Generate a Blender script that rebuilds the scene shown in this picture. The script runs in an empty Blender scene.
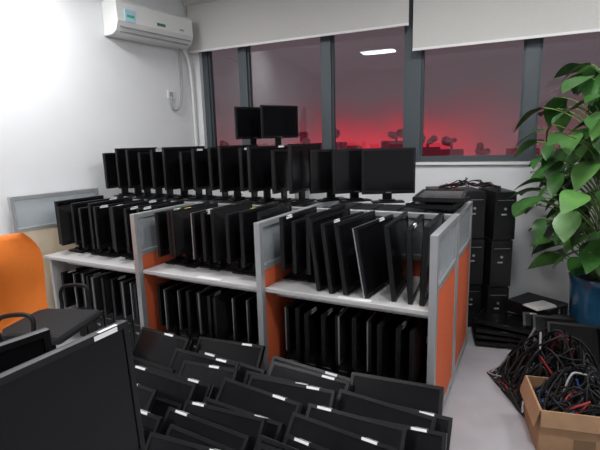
import bpy, math, random
from mathutils import Matrix, Vector
random.seed(7)
S=bpy.context.scene
try:
    S.view_settings.view_transform='Standard'
except Exception: pass

# ---------------- materials ----------------
def mat(name,col,rough=.5,metal=0,noise=0,nscale=20,emit=None,estr=0,spec=.5,bump=0,coat=0):
    m=bpy.data.materials.new(name); m.use_nodes=True
    nt=m.node_tree; b=nt.nodes['Principled BSDF']
    b.inputs['Base Color'].default_value=(*col,1); b.inputs['Roughness'].default_value=rough
    b.inputs['Metallic'].default_value=metal
    b.inputs['Specular IOR Level'].default_value=spec
    if coat: b.inputs['Coat Weight'].default_value=coat
    if emit: 
        b.inputs['Emission Color'].default_value=(*emit,1); b.inputs['Emission Strength'].default_value=estr
    tc=nt.nodes.new('ShaderNodeTexCoord'); n=nt.nodes.new('ShaderNodeTexNoise')
    n.inputs['Scale'].default_value=nscale; n.inputs['Detail'].default_value=4
    nt.links.new(tc.outputs['Object'],n.inputs['Vector'])
    if noise:
        r=nt.nodes.new('ShaderNodeValToRGB')
        r.color_ramp.elements[0].position=.3; r.color_ramp.elements[1].position=.7
        r.color_ramp.elements[0].color=(*[max(0,c*(1-noise)) for c in col],1)
        r.color_ramp.elements[1].color=(*[min(1,c*(1+noise)) for c in col],1)
        nt.links.new(n.outputs['Fac'],r.inputs['Fac']); nt.links.new(r.outputs['Color'],b.inputs['Base Color'])
    if bump:
        bp=nt.nodes.new('ShaderNodeBump'); bp.inputs['Strength'].default_value=bump; bp.inputs['Distance'].default_value=.01
        nt.links.new(n.outputs['Fac'],bp.inputs['Height']); nt.links.new(bp.outputs['Normal'],b.inputs['Normal'])
    return m
M_wall=mat('wall_paint',(.78,.785,.79),.8,noise=.02,nscale=3)
M_ceil=mat('ceiling_paint',(.8,.8,.8),.85)
M_floor=mat('floor_vinyl',(.42,.41,.43),.28,noise=.06,nscale=6)
M_frame=mat('window_frame_grey',(.075,.09,.10),.45,.2)
M_blind=mat('blind_fabric',(.62,.60,.57),.8,noise=.03,nscale=80)
M_white=mat('white_plastic',(.82,.82,.80),.35)
M_grey=mat('grey_plastic',(.35,.36,.37),.5)
M_desk=mat('desk_laminate',(.56,.55,.54),.4,noise=.02,nscale=10)
M_alu=mat('aluminium',(.50,.51,.52),.35,.55)
M_orange=mat('orange_fabric',(.68,.125,.04),.8,noise=.08,nscale=150)
M_orangech=mat('orange_mesh',(.80,.20,.02),.7,noise=.1,nscale=200)
M_bezel=mat('black_bezel',(.007,.007,.008),.36,spec=.35)
M_back=mat('black_matte_plastic',(.009,.009,.010),.5,bump=.05,nscale=300,spec=.28)
M_screen=mat('screen_panel',(.006,.006,.007),.16,spec=.25)
M_sticker=mat('sticker_white',(.85,.85,.85),.6)
M_stickery=mat('sticker_yellow',(.8,.6,.1),.6)
M_silver=mat('silver_trim',(.4,.4,.42),.35,.7)
M_blackm=mat('black_metal',(.010,.010,.012),.45,.3,noise=.2,nscale=30,spec=.35)
M_card=mat('cardboard',(.38,.22,.12),.85,noise=.1,nscale=12)
M_beige=mat('beige_board',(.62,.52,.38),.6,noise=.04,nscale=8)
M_blue=mat('pot_blue_glaze',(.02,.10,.20),.2,noise=.4,nscale=8,coat=.4)
M_soil=mat('soil',(.06,.035,.02),.95,noise=.4,nscale=60,bump=.5)
M_leaf=mat('leaf_green',(.035,.115,.022),.35,noise=.5,nscale=5)
M_leaf2=mat('leaf_green_light',(.09,.22,.05),.35,noise=.3,nscale=6)
M_stem=mat('stem_green',(.15,.25,.06),.6)
M_seat=mat('seat_fabric_black',(.014,.014,.016),.85,noise=.2,nscale=200)
M_dark=mat('dark_void',(.01,.01,.01),.8)
M_red=mat('cable_red',(.3,.02,.02),.5); M_bluec=mat('cable_blue',(.03,.06,.22),.5)
M_paper=mat('paper',(.82,.82,.8),.8)

def glassmat(name,tint,refl,rough=0.0,alpha=None):
    m=bpy.data.materials.new(name); m.use_nodes=True; nt=m.node_tree; nt.nodes.clear()
    o=nt.nodes.new('ShaderNodeOutputMaterial'); mx=nt.nodes.new('ShaderNodeMixShader')
    t=nt.nodes.new('ShaderNodeBsdfTransparent'); g=nt.nodes.new('ShaderNodeBsdfGlossy')
    t.inputs['Color'].default_value=(*tint,1); g.inputs['Roughness'].default_value=rough
    mx.inputs['Fac'].default_value=refl
    nt.links.new(t.outputs[0],mx.inputs[1]); nt.links.new(g.outputs[0],mx.inputs[2])
    if alpha:
        d=nt.nodes.new('ShaderNodeBsdfDiffuse'); d.inputs['Color'].default_value=(.7,.74,.76,1)
        m2=nt.nodes.new('ShaderNodeMixShader'); m2.inputs['Fac'].default_value=alpha
        nt.links.new(mx.outputs[0],m2.inputs[1]); nt.links.new(d.outputs[0],m2.inputs[2])
        nt.links.new(m2.outputs[0],o.inputs['Surface'])
    else: nt.links.new(mx.outputs[0],o.inputs['Surface'])
    return m
M_glass=glassmat('window_glass',(.92,.92,.94),.045,.0)
M_frost=glassmat('partition_glass',(.85,.88,.9),.06,.1,alpha=.3)

# ---------------- mesh builder ----------------
class MB:
    def __init__(s): s.v=[];s.f=[];s.m=[];s.mats=[]
    def mi(s,m):
        if m not in s.mats: s.mats.append(m)
        return s.mats.index(m)
    def add(s,vs,fs,m,M=None):
        o=len(s.v); k=s.mi(m)
        for p in vs: s.v.append(tuple((M@Vector(p)) if M else Vector(p)))
        for f in fs: s.f.append([o+i for i in f]); s.m.append(k)
    def box(s,lo,hi,m,M=None,ty=(1,1)):
        x0,y0,z0=lo;x1,y1,z1=hi;cx=(x0+x1)/2;cz=(z0+z1)/2
        a=(x1-x0)/2*ty[0];b=(z1-z0)/2*ty[1]
        vs=[(x0,y0,z0),(x1,y0,z0),(cx+a,y1,cz-b),(cx-a,y1,cz-b),(x0,y0,z1),(x1,y0,z1),(cx+a,y1,cz+b),(cx-a,y1,cz+b)]
        s.add(vs,[(0,3,2,1),(4,5,6,7),(0,1,5,4),(1,2,6,5),(2,3,7,6),(3,0,4,7)],m,M)
    def cyl(s,p0,p1,r0,r1,m,n=20,M=None,cap=True):
        p0=Vector(p0);p1=Vector(p1);ax=(p1-p0).normalized()
        u=ax.orthogonal().normalized();w=ax.cross(u)
        vs=[];fs=[]
        for i in range(n):
            a=2*math.pi*i/n;q=u*math.cos(a)+w*math.sin(a)
            vs+= [tuple(p0+q*r0),tuple(p1+q*r1)]
        for i in range(n):
            j=(i+1)%n;fs.append((2*i,2*j,2*j+1,2*i+1))
        if cap: fs.append([2*i for i in range(n)][::-1]);fs.append([2*i+1 for i in range(n)])
        s.add(vs,fs,m,M)
    def lathe(s,prof,m,n=32,M=None):
        vs=[];fs=[];k=len(prof)
        for i in range(n):
            a=2*math.pi*i/n
            for r,z in prof: vs.append((r*math.cos(a),r*math.sin(a),z))
        for i in range(n):
            j=(i+1)%n
            for q in range(k-1): fs.append((i*k+q,j*k+q,j*k+q+1,i*k+q+1))
        s.add(vs,fs,m,M)
    def mesh(s,name):
        me=bpy.data.meshes.new(name);me.from_pydata(s.v,[],s.f)
        for m in s.mats: me.materials.append(m)
        me.polygons.foreach_set('material_index',s.m);me.update();return me
    def obj(s,name,M=None,parent=None,bevel=0,smooth=False,subd=0):
        me=s.mesh(name);o=bpy.data.objects.new(name,me);S.collection.objects.link(o)
        if M: o.matrix_world=M
        if parent: o.parent=parent
        if smooth:
            for p in me.polygons:p.use_smooth=True
        if subd:
            q=o.modifiers.new('s','SUBSURF');q.levels=subd;q.render_levels=subd
        if bevel:
            q=o.modifiers.new('b','BEVEL');q.width=bevel;q.segments=2;q.limit_method='ANGLE'
        return o
def inst(name,me,M,bevel=0):
    o=bpy.data.objects.new(name,me);S.collection.objects.link(o);o.matrix_world=M
    return o
def empty(name,M=None):
    o=bpy.data.objects.new(name,None);S.collection.objects.link(o)
    if M:o.matrix_world=M
    return o
T=lambda x,y,z:Matrix.Translation((x,y,z))
R=lambda a,ax:Matrix.Rotation(math.radians(a),4,ax)

# ---------------- room frame ----------------
O=Vector((-1.2,5.5,0)); e1=Vector((.912,-.411,0)).normalized(); e2=Vector((-.573,-.819,0)).normalized()
H=3.3; L1=6.6; L2=6.6
nb=Vector((-e1.y,e1.x,0))
nb = nb if nb.dot(Vector((0,1,0)))>0 else -nb
Mw=Matrix(((e1.x,nb.x,0,O.x),(e1.y,nb.y,0,O.y),(0,0,1,0),(0,0,0,1)))
P=[O, O+e1*L1, O+e1*L1+e2*L2, O+e2*L2]
def poly(name,z,m,t,ext=.3):
    c=sum(P,Vector())/4
    pts=[p+(p-c).normalized()*ext for p in P]
    b=MB()
    vs=[(p.x,p.y,z) for p in pts]+[(p.x,p.y,z+t) for p in pts]
    b.add(vs,[(0,1,2,3),(7,6,5,4),(0,4,5,1),(1,5,6,2),(2,6,7,3),(3,7,4,0)],m)
    return b.obj(name)
poly('floor',-.1,M_floor,.1)
poly('ceiling',H,M_ceil,.1)
def wallseg(name,a,b_,m=M_wall):
    d=(b_-a);L=d.length;d.normalize();n=Vector((-d.y,d.x,0))
    c=sum(P,Vector())/4
    if n.dot(c-a)>0:n=-n
    Mx=Matrix(((d.x,n.x,0,a.x),(d.y,n.y,0,a.y),(0,0,1,0),(0,0,0,1)))
    b=MB();b.box((0,0,0),(L,.15,H),m);b.obj(name,Mx)
    return Mx
wl=wallseg('wall_left',P[3],P[0])
wallseg('wall_right',P[1],P[2]); wallseg('wall_front',P[2],P[3])
SILL=1.42;WT=3.08
b=MB()
b.box((0,0,0),(L1,.2,SILL),M_wall); b.box((0,0,WT),(L1,.2,H),M_wall); b.box((0,0,SILL),(.1,.2,WT),M_wall)
b.box((5.75,0,SILL),(L1,.2,WT),M_wall)
b.obj('wall_back',Mw)
b=MB();b.box((.1,-.03,SILL-.025),(5.75,.04,SILL+.0),M_white);b.obj('trim_sill',Mw)
b=MB();b.box((.0,-.012,0),(L1,-.0,.08),M_grey);b.obj('baseboard_back',Mw)
ks=[.14,.644,1.64,2.53,3.55,4.6,5.7]; ws=[.07,.10,.10,.15,.11,.1,.1]
for i in range(len(ks)-1):
    b=MB()
    x0,x1=ks[i],ks[i+1]
    b.box((x0-ws[i]/2,.05,SILL),(x0+ws[i]/2,.15,WT),M_frame)
    if i==len(ks)-2: b.box((x1-.05,.05,SILL),(x1+.05,.15,WT),M_frame)
    xa=x0+ws[i]/2;xb=x1-ws[i+1]/2
    b.box((xa,.06,SILL),(xb,.14,SILL+.055),M_frame);b.box((xa,.06,WT-.055),(xb,.14,WT),M_frame)
    b.box((xa,.075,SILL+.055),(xa+.02,.125,WT-.055),M_frame);b.box((xb-.02,.075,SILL+.055),(xb,.125,WT-.055),M_frame)
    b.box((xa+.02,.097,SILL+.055),(xb-.02,.103,WT-.055),M_glass)
    b.obj('window_%d'%(i+1),Mw)
def blind(x0,x1,zb):
    b=MB();b.box((x0,-.06,zb),(x1,-.057,3.2),M_blind)
    b.box((x0,-.068,zb-.022),(x1,-.05,zb),M_white)
    b.cyl((x0,-.06,3.22),(x1,-.06,3.22),.035,.035,M_blind)
    b.box((x0-.01,-.1,3.18),(x0,0,3.26),M_white);b.box((x1,-.1,3.18),(x1+.01,0,3.26),M_white)
    b.obj('roller_blind',Mw)
blind(.02,2.50,2.70);blind(2.54,5.8,2.47)

# ---------------- exterior ----------------
def exterior():
    m=bpy.data.materials.new('facade_painted_glow');m.use_nodes=True;nt=m.node_tree;nt.nodes.clear()  # red haze glow fading to dusk grey, painted as an emission gradient
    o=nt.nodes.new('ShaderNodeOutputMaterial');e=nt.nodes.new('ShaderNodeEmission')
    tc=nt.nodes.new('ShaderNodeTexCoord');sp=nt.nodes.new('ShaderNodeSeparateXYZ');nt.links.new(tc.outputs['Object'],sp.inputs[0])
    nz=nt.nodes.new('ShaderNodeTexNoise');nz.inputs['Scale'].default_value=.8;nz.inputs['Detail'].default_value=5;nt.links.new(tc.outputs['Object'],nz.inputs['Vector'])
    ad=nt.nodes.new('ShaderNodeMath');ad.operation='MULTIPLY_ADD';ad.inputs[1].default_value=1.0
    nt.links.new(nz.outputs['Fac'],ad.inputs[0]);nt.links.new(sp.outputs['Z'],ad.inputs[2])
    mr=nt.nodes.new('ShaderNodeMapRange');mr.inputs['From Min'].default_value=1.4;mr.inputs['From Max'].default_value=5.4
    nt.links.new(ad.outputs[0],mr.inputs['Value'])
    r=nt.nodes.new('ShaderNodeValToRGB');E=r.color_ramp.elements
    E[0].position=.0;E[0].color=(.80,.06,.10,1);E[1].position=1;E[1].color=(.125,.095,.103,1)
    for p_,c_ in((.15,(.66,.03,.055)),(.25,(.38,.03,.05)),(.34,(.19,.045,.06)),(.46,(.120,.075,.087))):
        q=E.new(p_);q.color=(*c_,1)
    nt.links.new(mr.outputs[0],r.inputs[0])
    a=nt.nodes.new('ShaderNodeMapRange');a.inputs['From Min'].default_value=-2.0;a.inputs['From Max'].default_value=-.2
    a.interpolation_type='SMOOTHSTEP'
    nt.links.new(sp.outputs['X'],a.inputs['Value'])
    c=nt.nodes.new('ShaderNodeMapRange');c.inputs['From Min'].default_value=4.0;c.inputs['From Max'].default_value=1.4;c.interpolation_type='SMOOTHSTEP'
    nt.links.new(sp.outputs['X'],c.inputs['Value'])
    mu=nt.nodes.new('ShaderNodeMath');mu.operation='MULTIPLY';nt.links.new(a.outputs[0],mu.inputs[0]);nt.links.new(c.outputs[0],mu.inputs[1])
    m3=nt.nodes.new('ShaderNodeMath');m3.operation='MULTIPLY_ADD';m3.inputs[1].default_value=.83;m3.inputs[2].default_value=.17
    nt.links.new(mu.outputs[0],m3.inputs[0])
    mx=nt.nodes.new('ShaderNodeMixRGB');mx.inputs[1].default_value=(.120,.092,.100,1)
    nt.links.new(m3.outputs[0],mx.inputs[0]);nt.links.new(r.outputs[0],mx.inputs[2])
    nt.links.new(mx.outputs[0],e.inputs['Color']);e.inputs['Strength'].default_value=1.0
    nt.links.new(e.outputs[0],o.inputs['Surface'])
    b=MB();b.box((-8,6,-3),(16,6.4,12),m);b.obj('building_glow_backdrop',Mw)  # plain slab outside the windows that carries the painted glow
    b=MB();md=mat('rooftop_dark',(.03,.01,.015),.9,emit=(.09,.008,.016),estr=1)  # silhouettes emit dim red themselves, glow put into their colour
    rr=random.Random(3);x=-3
    while x<11:
        w=rr.uniform(.15,.6);h=rr.uniform(1.25,1.62)
        b.box((x,4.6,-2),(x+w,5.0,h),md)
        if rr.random()<.7:
            xx=x+w/2;k=rr.uniform(.8,1.2)
            b.cyl((xx,4.8,h),(xx,4.8,h+.12*k),.03,.02,md,8)
            for _ in range(5):
                ox,oz,rr_=rr.uniform(-.12,.12),rr.uniform(.08,.22),rr.uniform(.05,.10)
                b.lathe([(0,-rr_),(rr_*.7,-rr_*.7),(rr_,0),(rr_*.7,rr_*.7),(0,rr_)],md,9,T(xx+ox,4.8,h+oz*k))
        x+=w+rr.uniform(.0,.25)
    b.obj('rooftop_skyline',Mw)
exterior()
w=bpy.data.worlds.new('World');S.world=w;w.use_nodes=True
w.node_tree.nodes['Background'].inputs[0].default_value=(.20,.17,.20,1);w.node_tree.nodes['Background'].inputs[1].default_value=.5

# ---------------- lights ----------------
M_diff=mat('lamp_diffuser',(.9,.9,.9),.5,emit=(.98,.985,1),estr=4)
def lamp(x,y,rot,pw):
    me=empty('ceiling_light_panel',T(x,y,H-.03)@R(rot,'Z'))
    b=MB();b.box((-.32,-.17,-.0),(.32,.17,.03),M_white)
    b.box((-.3,-.15,-.006),(.3,.15,-.001),M_diff);b.obj('fixture',None,me)
    l=bpy.data.lights.new('tube','AREA');l.shape='RECTANGLE';l.size=.6;l.size_y=.3;l.energy=pw;l.color=(.98,.985,1)
    lo=bpy.data.objects.new('tube',l);S.collection.objects.link(lo);lo.parent=me;lo.location=(0,0,-.02)
for x,y,pw in [(-1.9,3.3,40),(.9,2.6,28),(-1.8,1.4,32),(.8,.85,32),(2.7,2.2,25)]:
    lamp(x,y,-24.3,pw)

# ---------------- monitor meshes ----------------
def panel(b,w,h,z0=0,th=.045,M=None,stk=None,silver=False,sp=0):
    bz=.018; y0=-th/2
    Bz=M_bezel
    b.box((-w/2,y0,z0),(w/2,y0+.018,z0+.024),Bz,M);b.box((-w/2,y0,z0+h-bz),(w/2,y0+.018,z0+h),Bz,M)
    b.box((-w/2,y0,z0+.024),(-w/2+bz,y0+.018,z0+h-bz),Bz,M);b.box((w/2-bz,y0,z0+.024),(w/2,y0+.018,z0+h-bz),Bz,M)
    b.box((-w/2+bz,y0+.004,z0+.024),(w/2-bz,y0+.016,z0+h-bz),M_screen,M)
    b.box((-w/2,y0+.018,z0),(w/2,y0+.026,z0+h),M_silver if silver else M_back,M)
    b.box((-w/2+.01,y0+.026,z0+.01),(w/2-.01,th/2,z0+h-.01),M_back,M,ty=(.72,.66))
    b.box((-.02,y0-.0008,z0+.008),(.02,y0,z0+.014),M_silver,M)
    for k in range(5): b.box((-.12,th/2-.012,z0+h*.72+k*.008),(.12,th/2-.009,z0+h*.72+k*.008+.003),M_dark,M)
    if stk:
        b.box((sp,y0-.0012,z0+h-.016),(sp+.075,y0,z0+h-.003),stk,M)
        b.box((sp+.02,y0+.001,z0+h),(sp+.08,y0+.013,z0+h+.001),stk,M)
        b.box((-.05,th/2,z0+h*.5),(.03,th/2+.001,z0+h*.5+.04),stk,M)
def mk_panel(w,h,stk=None,silver=False,sp=-.2):
    b=MB();panel(b,w,h,0,.045,None,stk,silver,sp);return b.mesh('monitor_panel')
def mk_stand(w,h,top,stk=None,silver=False,sp=-.2):
    b=MB();z0=top-h
    panel(b,w,h,z0,.042,T(0,-.012,0),stk,silver,sp)
    b.box((-.035,.012,.012),(.035,.032,z0+h*.62),M_bezel)
    b.box((-.05,.006,z0+h*.35),(.05,.02,z0+h*.65),M_back)
    b.box((-.12,-.045,0),(.12,.05,.012),M_bezel);b.box((-.06,-.01,.012),(.06,.045,.022),M_bezel)
    return b.mesh('monitor_on_stand')
panels=[mk_panel(.50,.31,M_sticker),mk_panel(.51,.32),mk_panel(.49,.31,M_sticker,True,.08),mk_panel(.44,.30,None,True),mk_panel(.42,.34,M_sticker,False,0),mk_panel(.53,.33,M_sticker,False,.1)]
stands=[mk_stand(.49,.34,.44,M_sticker),mk_stand(.48,.33,.42),mk_stand(.50,.35,.45,M_sticker,False,.1),mk_stand(.46,.37,.46),mk_stand(.49,.33,.43,M_sticker,True,-.1)]
ystand=mk_stand(.48,.33,.44,M_stickery,False,.02)
sq=mk_stand(.40,.34,.41)
tall=mk_stand(.47,.33,.62)
bigp=[mk_panel(.53,.42,M_sticker,False,-.15),mk_panel(.50,.44),mk_panel(.54,.41,M_sticker,True,.05),mk_panel(.52,.43,None,False)]
def mon(me,M): 
    return inst('computer_monitor',me,M)
def mk_tower(w,d,h):
    b=MB()
    b.box((-w/2,-d/2+.02,0),(w/2,d/2,h),M_blackm)
    b.box((-w/2,-d/2,.006),(w/2,-d/2+.02,h-.004),M_bezel)
    b.box((-w/2+.015,-d/2-.003,h-.06),(w/2-.015,-d/2,h-.025),M_back)
    b.box((-w/2+.015,-d/2-.003,h-.105),(w/2-.015,-d/2,h-.07),M_back)
    b.box((-w/2+.02,-d/2-.0035,h-.07),(w/2-.02,-d/2,h-.067),M_silver)
    for k in range(7): b.box((-w/2+.03,-d/2-.002,.04+k*.016),(w/2-.03,-d/2,.047+k*.016),M_dark)
    b.cyl((0,-d/2-.005,h-.14),(0,-d/2,h-.14),.011,.011,M_silver,12)
    b.box((-.03,-d/2-.0022,h*.52),(.01,-d/2,h*.52+.012),M_grey)
    for k in range(8): b.box((w/2,-.08+k*.02,h*.35),(w/2+.001,-.07+k*.02,h*.6),M_dark)
    return b.mesh('pc_tower')
tw=mk_tower(.17,.40,.40); sff=mk_tower(.10,.34,.30)

# ---------------- cubicle cluster ----------------
A=Vector((.68,2.22,0)); r=Vector((-.885,.466,0)).normalized(); d=Vector((.466,.885,0)).normalized()
Mc=Matrix(((-r.x,d.x,0,A.x),(-r.y,d.y,0,A.y),(0,0,1,0),(0,0,0,1)))
YAW=math.degrees(math.atan2(-r.y,-r.x))
W=1.06;JM=.66;JE=1.32;PH=1.17
cl=empty('cubicle_workstation_cluster',Mc)
def partition(name,p0,p1,glass=True,low=.06):
    p0=Vector((*p0,0));p1=Vector((*p1,0));L=(p1-p0).length;a=math.atan2(p1.y-p0.y,p1.x-p0.x)
    M=T(*p0)@Matrix.Rotation(a,4,'Z');b=MB();t=.02
    b.box((-.02,-t,0),(.025,t,PH),M_alu,M);b.box((L-.025,-t,0),(L+.02,t,PH),M_alu,M)
    b.box((.025,-t,PH-.035),(L-.025,t,PH),M_alu,M);b.box((.025,-t,.86),(L-.025,t,.895),M_alu,M);b.box((.025,-t,.04),(L-.025,t,.09),M_alu,M)
    b.box((.025,-.004,.895),(L-.025,.004,PH-.035),M_frost,M)
    b.box((.025,-.016,.09),(L-.025,.016,.86),M_orange,M)
    o=b.obj(name,None,cl);q=o.modifiers.new('b','BEVEL');q.width=.003;q.segments=2;q.limit_method='ANGLE'
for n,i in enumerate((0,1,2)):
    partition('side_partition_front',( -i*W,0),(-i*W,JM-.03)); partition('side_partition_back',(-i*W,JM+.03),(-i*W,JE))
for i in range(3):
    partition('centre_partition',(-(i+1)*W+.03,JM),(-i*W-.03,JM))
for i in range(3):
    for (y0,y1) in ((.015,JM-.025),(JM+.025,JE-.015)):
        if i==2 and y1>1: y1=1.2
        ex=-.09 if i==2 else .022
        b=MB();b.box((-(i+1)*W+ex,y0,.722),(-i*W-.022,y1,.75),M_desk)
        b.box((-(i+1)*W+.03,y0+.12,.66),(-i*W-.03,y0+.15,.722),M_alu)
        if i==2: b.box((-(i+1)*W-.07,y0+.03,.0),(-(i+1)*W-.04,y1-.03,.722),M_desk)
        o=b.obj('desktop',None,cl);q=o.modifiers.new('b','BEVEL');q.width=.004;q.segments=2
def C(x,y,z,yaw=0,rx=0,ry=0): return Mc@T(x,y,z)@R(yaw,'Z')@R(ry,'Y')@R(rx,'X')
rd=random.Random(11)
for bay in (1,2):
    n=9 if bay==1 else 10
    wid=W-.2+(.08 if bay==2 else 0)
    for k in range(n):
        x=-bay*W-.10-wid*k/(n-1)
        me=rd.choice(stands)
        if bay==1 and k in(2,6): me=ystand
        yaw=90+rd.uniform(-4,4)
        if rd.random()<.2: yaw+=180
        mon(me,C(x,.34+rd.uniform(-.03,.02),.7505,yaw,0,0))
for x,yaw,rx,me,y in ((-.97,90,0,stands[0],.34),(-.87,86,0,stands[1],.34),(-.77,84,0,stands[3],.34),(-.68,84,-7,bigp[1],.33),(-.59,84,-7,bigp[0],.33),(-.50,84,-8,bigp[3],.33),(-.37,84,-10,bigp[2],.33),(-.255,93,-6,bigp[3],.34),(-.17,95,-2,bigp[0],.34),(-.09,91,2,bigp[1],.33)):
    mon(me,C(x,y,.7505+.024*math.sin(math.radians(abs(rx))),yaw,rx))
b=MB();b.box((-.10,-.02,0),(.10,.02,.002),M_paper);me_p=b.mesh('paper')
for x,y,a in((-.45,.04,3),(-1.5,.04,-2)): inst('paper_sheet',me_p,C(x,y,.7505,a))
x=-.14
while x>-3.18:
    if min(abs(x+W),abs(x+2*W))>.12:
        inst('pc_tower',tw,C(x,.93+rd.uniform(-.01,.02),.7505,rd.uniform(-1,1)))
        x-=.185
    else: x-=.03
for q in range(14):
    x=-1.20-q*.150
    mon(stands[q%3] if q%4 else stands[3],C(x,.88+rd.uniform(-.03,.03),1.174,86+rd.uniform(-7,7)))
for x,yw in((-1.02,50),(-.82,44),(-.56,28)):
    mon(sq,C(x,1.05,1.174,yw))
for k,(x,a) in enumerate(((-.15,85),(-.13,95))):
    mon(panels[k],C(x-.0,.93,1.176+.024+k*.047,a,-90)@T(0,0,-.15))
# under desk
for bay in range(3):
    x=-bay*W-.10
    while x>-(bay+1)*W+.09:
        inst('desktop_pc',sff,C(x,.30,.0005,rd.uniform(-2,2)))
        x-=.115
    n=10
    for k in range(n):
        x=-bay*W-.10-(W-.2)*k/(n-1)
        mon(rd.choice(panels[:4]),C(x,.31+rd.uniform(-.04,.02),.305,90+rd.uniform(-4,4)+(180 if rd.random()<.3 else 0)))
# foreground floor pile
rows=10
for j in range(rows):
    y=-.22-j*.096
    x=.07+rd.uniform(-.12,.10)-(0 if j<3 else .03*(j-3))
    lean=40
    ry_=rd.uniform(-1.5,1.5)
    while x>-1.6:
        me=panels[rd.choice([0,0,1,2,2,5,5,4])]
        z=.012+rd.choice([0,.03,.05,.08])
        mon(me,C(x-.27,y,z,ry_+rd.uniform(-1.5,1.5),-lean+rd.uniform(-2,2),rd.uniform(-5,5)))
        x-=.55+rd.uniform(0,.03)

# ---------------- left foreground desk & monitors ----------------
dk=empty('side_desk',T(-.80,.93,0)@R(YAW,'Z'))
b=MB();b.box((-.36,-.36,.70),(.20,.38,.73),M_desk)
for sx in(-.33,.15):
    for sy in(-.33,.33): b.box((sx,sy,0),(sx+.04,sy+.04,.70),M_alu)
b.obj('desk_frame',None,dk)
b=MB();panel(b,.57,.42,0,.045,None,M_sticker,False,.17);b.box((-.27,-.0240,.405),(-.2,-.0225,.416),M_sticker)
big=b.mesh('large_monitor')
fx,fy=-.505,1.23
cx=fx-.285*d.x;cy=fy-.285*d.y
mon(big,T(cx,cy,.735)@R(YAW+90,'Z')@R(-3,'X'))
mon(stands[1],T(cx-.24,cy+.04,.7305)@R(YAW+82,'Z'))

# ---------------- AC, cable, socket ----------------
Lw=(P[0]-P[3]).length
M_ac=mat('ac_white',(.80,.80,.78),.3)
b=MB();x1=Lw-.18;x0=x1-.92;zb=2.70;zt=3.01
prof=[(-.004,zt),(-.19,zt),(-.225,zt-.03),(-.235,zt-.20),(-.20,zb+.03),(-.13,zb),(-.004,zb)]
vs=[(x0,y,z) for y,z in prof]+[(x1,y,z) for y,z in prof];n=len(prof)
fs=[tuple(range(n)),tuple(range(2*n-1,n-1,-1))]+[(i,i+n,(i+1)%n+n,(i+1)%n) for i in range(n)]
b.add(vs,fs,M_ac)
b.box((x0+.03,-.231,zb+.055),(x1-.03,-.218,zb+.065),M_grey)
b.box((x0+.05,-.205,zb+.018),(x1-.05,-.15,zb+.026),M_grey)
b.box((x0+.08,-.2385,zb+.11),(x0+.19,-.228,zb+.22),mat('energy_label',(.45,.68,.82),.5)); b.box((x0+.10,-.2392,zb+.15),(x0+.18,-.2385,zb+.175),mat('label_green',(.05,.5,.25),.5))
b.box((x1-.18,-.2385,zb+.14),(x1-.13,-.228,zb+.155),M_grey)
b.box((x0+.45,-.2385,zb+.14),(x0+.55,-.228,zb+.165),mat('ac_logo',(.05,.2,.12),.5))
b.obj('air_conditioner',wl,bevel=.008)
b=MB();b.box((Lw-.40,-.012,2.16),(Lw-.31,-.001,2.25),M_white);b.box((Lw-.38,-.014,2.18),(Lw-.33,-.012,2.23),M_grey);b.obj('wall_socket',wl,bevel=.003)
def cable(name,lists,bev=.006,M=None,mats=None):
    cu=bpy.data.curves.new(name,'CURVE');cu.dimensions='3D';cu.bevel_depth=bev;cu.bevel_resolution=2
    for mt in (mats or [M_back]):cu.materials.append(mt)
    for k,pts in enumerate(lists):
        s=cu.splines.new('NURBS');s.points.add(len(pts)-1);s.order_u=3;s.use_endpoint_u=True
        for p,q in zip(s.points,pts):p.co=(*q,1)
        s.material_index=k%len(mats) if mats else 0
    o=bpy.data.objects.new(name,cu);S.collection.objects.link(o)
    if M:o.matrix_world=M
    return o
cable('ac_drain_pipe',[[(Lw-.19,-.05,2.72),(Lw-.10,-.05,2.66),(Lw-.06,-.04,2.3),(Lw-.05,-.03,1.6),(Lw-.05,-.03,1.2)]],.018,wl,[M_white])
cable('ac_power_cord',[[(Lw-.22,-.05,2.71),(Lw-.20,-.04,2.4),(Lw-.22,-.03,2.12),(Lw-.30,-.03,2.02),(Lw-.39,-.03,2.05),(Lw-.355,-.02,2.19)]],.009,wl,[M_grey])

xs=Lw-(5.5-3.72)/.819; xe=Lw-(5.5-4.36)/.819
b=MB();y0,y1=-.10,-.06;Z=1.27
for a,c in((xs,xs+.03),(xe-.03,xe)): b.box((a,y0,0),(c,y1,Z),M_alu)
b.box((xs+.03,y0,Z-.035),(xe-.03,y1,Z),M_alu);b.box((xs+.03,y0,.97),(xe-.03,y1,1.0),M_alu)
b.box((xs+.03,-.084,1.0),(xe-.03,-.078,Z-.035),M_frost);b.box((xs+.03,-.095,.05),(xe-.03,-.065,.97),M_beige)
b.obj('glass_top_partition',wl,bevel=.003)

# ---------------- cabinet behind cluster, monitors on it ----------------
cb=empty('storage_cabinet',Mw@T(1.0,-.21,0))
b=MB();b.box((-.45,-.17,0),(.45,.17,1.40),M_grey);b.box((-.44,-.185,.05),(-.005,-.17,1.38),M_white);b.box((.005,-.185,.05),(.44,-.17,1.38),M_white)
b.box((-.04,-.2,.68),(-.025,-.185,.78),M_silver);b.box((.025,-.2,.68),(.04,-.185,.78),M_silver);b.obj('body',None,cb)
mon(tall,Mw@T(.90,-.21,1.402)@R(62,'Z'))
mon(tall,Mw@T(1.20,-.21,1.402)@R(64,'Z'))

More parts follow.
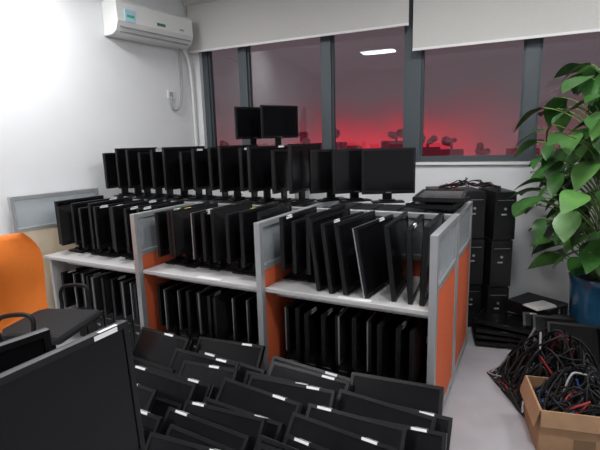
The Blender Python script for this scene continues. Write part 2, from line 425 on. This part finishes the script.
# ---------------- tower stacks right ----------------
for kx in(2.86,3.09,3.32):
    for l in range(3):
        inst('pc_tower',tw,Mw@T(kx+rd.uniform(-.01,.01),-.34+rd.uniform(-.03,.02),.0005+l*.4015)@R(20+rd.uniform(-2,2),'Z'))
for l in range(2):
    inst('pc_tower',tw,Mw@T(2.63,-.34,.0005+l*.4015)@R(20,'Z'))
def tangle(name,c,sx,sy,sz,n,M=None,seed=1,bev=.005,mats=None):
    q=random.Random(seed);L=[]
    for _ in range(n):
        a=q.uniform(0,6.28);pts=[];x,y=q.uniform(-sx,sx)*.6,q.uniform(-sy,sy)*.6
        for t in range(9):
            a+=q.uniform(-1.6,1.6);x+=math.cos(a)*sx*.4;y+=math.sin(a)*sy*.4
            x=max(-sx,min(sx,x));y=max(-sy,min(sy,y))
            f=max(0,1-(x/sx)**2*.8-(y/sy)**2*.5)
            pts.append((c[0]+x,c[1]+y,c[2]+bev+q.random()*sz*f))
        L.append(pts)
    return cable(name,L,bev,M,mats or [M_back])
tangle('cable_tangle',(3.1,-.34,1.206),.25,.15,.09,20,Mw,5,.005,[M_back]*5+[M_red])

# ---------------- right floor ----------------
for k in range(4):
    mon(panels[[5,0,4,1][k]],T(1.66+rd.uniform(-.03,.03),3.42,.024+k*.047)@R(YAW+rd.uniform(-12,12),'Z')@R(-90,'X')@T(0,0,-.15))
for k in range(3):
    mon(panels[[0,5,1][k]],T(1.93+.04*k,3.14-.11*k,.012)@R(YAW+8,'Z')@R(-38,'X'))
mon(panels[5],T(2.30,2.76,.012)@R(YAW+4,'Z')@R(-32,'X'))
inst('desktop_pc',sff,T(1.80,3.42,.262)@R(YAW+60,'Z')@R(90,'Y'))
b=MB();b.box((-.1,-.07,0),(.1,.07,.01),M_paper);b.box((-.09,-.06,.01),(.1,.06,.016),M_paper);b.obj('paper_stack',T(1.88,3.38,.315)@R(20,'Z'))

bx=empty('cardboard_box',T(1.49,2.20,0)@R(YAW+12,'Z'))
b=MB();t=.006;w_,d_,h_=.24,.18,.26
b.box((-w_,-d_,0),(w_,d_,t),M_card)
b.box((-w_,-d_,t),(w_,-d_+t,h_),M_card);b.box((-w_,d_-t,t),(w_,d_,h_),M_card);b.box((-w_,-d_+t,t),(-w_+t,d_-t,h_),M_card);b.box((w_-t,-d_+t,t),(w_,d_-t,h_),M_card)
b.box((-w_,-.08,0),(w_,0,t),M_card,T(0,-d_,h_)@R(75,'X'))
b.box((-.10,-d_,0),(0,d_,t),M_card,T(-w_,0,h_)@R(-75,'Y'))
b.box((-.08,-d_-.001,.06),(.02,-d_,.12),mat('box_print',(.2,.12,.06),.8));b.box((.07,-d_-.001,.05),(.16,-d_,.16),M_paper)
b.obj('carton',None,bx)
BL=[M_back]*12
o=tangle('cables_in_box',(0,0,.19),.215,.155,.26,90,None,9,.006,BL+[M_grey,M_red,M_back,M_bluec]);o.parent=bx
tangle('cable_pile',(0,0,.0),.32,.26,.46,170,T(1.62,2.68,.0),21,.007,BL+[M_grey,M_back,M_red])

# ---------------- plant ----------------
PX,PY=2.24,3.22
pl=empty('potted_pothos_plant',T(PX,PY,0))
b=MB();b.lathe([(0,0),(.13,0),(.15,.02),(.19,.3),(.205,.55),(.215,.6),(.20,.61),(.185,.58),(.18,.55),(0,.55)],M_blue,40);b.obj('pot',None,pl,smooth=True)
b=MB();b.cyl((0,0,.545),(0,0,.56),.18,.18,M_soil,32);b.cyl((0,0,.5),(.0,.0,1.75),.035,.03,mat('moss_pole',(.10,.06,.03),.95,noise=.4,nscale=40,bump=.6));b.obj('soil_and_pole',None,pl)
def leaf(b,M,L,m,droop):
    wv=[0,.30,.44,.47,.42,.32,.18,.0];n=len(wv);vs=[];fs=[]
    for i,wd in enumerate(wv):
        t=i/(n-1);y=t*L;z=-droop*L*t*t
        back=-.10*L if i==1 else 0
        vs+=[(-wd*L*.8,y+back,z+.10*wd*L),(0,y,z-.02*L),(wd*L*.8,y+back,z+.10*wd*L)]
    for i in range(n-1):
        a=i*3;fs+=[(a,a+1,a+4,a+3),(a+1,a+2,a+5,a+4)]
    b.add(vs,fs,m,M)
q=random.Random(4);b=MB();stems=[]
Mi=Mw.inverted();wp=Vector((PX,PY,0))
cnt=0
while cnt<290:
    h=q.uniform(.70,2.15);a=q.uniform(0,2*math.pi)
    f=math.sin(math.pi*min(1,max(0,(h-.45)/1.85)))
    rad=q.uniform(.10,.22+.40*f)
    p=Vector((rad*math.cos(a),rad*math.sin(a),h))
    L=q.uniform(.13,.25)
    tip=p+Vector((math.cos(a),math.sin(a),0))*L
    lw=Mi@(tip+wp); lw2=Mi@(p+wp)
    if lw.y>-.06 or lw2.y>-.1: continue
    cnt+=1
    mt=M_leaf2 if q.random()<.35 else M_leaf
    leaf(b,T(*p)@Matrix.Rotation(a-math.pi/2+q.uniform(-.6,.6),4,'Z')@R(q.uniform(-55,15),'X')@R(q.uniform(-25,25),'Y'),L,mt,q.uniform(.2,.6))
    stems.append([(0.02*math.cos(a),.02*math.sin(a),max(.56,h-.35)),(p.x*.5,p.y*.5,h-.03),tuple(p)])
o=b.obj('leaves',None,pl,smooth=True)
o=cable('stems',stems,.004,None,[M_stem]);o.parent=pl

# ---------------- chairs ----------------
def chair(x,y,yaw):
    e=empty('office_chair',T(x,y,0)@R(yaw,'Z'))
    b=MB()
    b.box((-.24,-.25,.44),(.24,.23,.51),M_seat);o=b.obj('seat',None,e,bevel=.03)
    b=MB()
    nx,nz=10,14;vs=[];fs=[]
    for side in(0,1):
        for i in range(nz+1):
            v=i/nz;z=.47+.61*v;hw=.245*(1-.35*max(0,(v-.7)/.3)**2)*(.85+.15*min(1,v*3))
            for j in range(nx+1):
                u=j/nx*2-1
                y_=.25+.10*v*v*.8-.10*(u*u)+.02*math.sin(v*6)+(.0 if side==0 else .025)
                vs.append((u*hw,y_,z))
    st=(nx+1)*(nz+1)
    for s_ in(0,1):
        for i in range(nz):
            for j in range(nx):
                a=s_*st+i*(nx+1)+j;f=(a,a+1,a+nx+2,a+nx+1);fs.append(f if s_==0 else f[::-1])
    for i in range(nz):
        for jj in(0,nx):
            a=i*(nx+1)+jj;fs.append((a,a+nx+1,a+nx+1+st,a+st))
    for j in range(nx):
        for ii in(0,nz):
            a=ii*(nx+1)+j;fs.append((a,a+1,a+1+st,a+st))
    b.add(vs,fs,M_orangech);b.obj('backrest',None,e,smooth=True)
    b=MB()
    b.cyl((0,0,.12),(0,0,.44),.028,.028,M_blackm);b.box((-.1,-.1,.41),(.1,.1,.44),M_back)
    b.box((-.03,.1,.42),(.03,.32,.445),M_back);b.box((-.03,.30,.42),(.03,.33,.75),M_back)
    for k in range(5):
        a=k*72+10
        Mx=R(a,'Z');b.box((-.022,0,.075),(.022,.30,.115),M_back,Mx,ty=(.7,.6))
        b.cyl((-.015,.29,.03),(.015,.29,.03),.03,.03,M_bezel,16,Mx);b.cyl((0,.29,.03),(0,.29,.09),.008,.008,M_bezel,8,Mx)
    b.obj('base',None,e)
    for sx in(-1,1):
        o=cable('armrest',[[(sx*.22,.1,.43),(sx*.30,.1,.45),(sx*.30,.12,.64),(sx*.29,-.02,.67),(sx*.28,-.14,.66),(sx*.30,-.12,.5),(sx*.22,-.1,.43)]],.014,None,[M_back]);o.parent=e
chair(-1.72,2.88,82)

# ---------------- camera ----------------
cam=bpy.data.cameras.new('camera');cam.lens=27;cam.sensor_width=36;cam.clip_start=.05
co=bpy.data.objects.new('camera',cam);S.collection.objects.link(co)
co.matrix_world=T(0,0,1.65)@R(90-10.5,'X')@R(-1.6,'Z')
S.camera=co
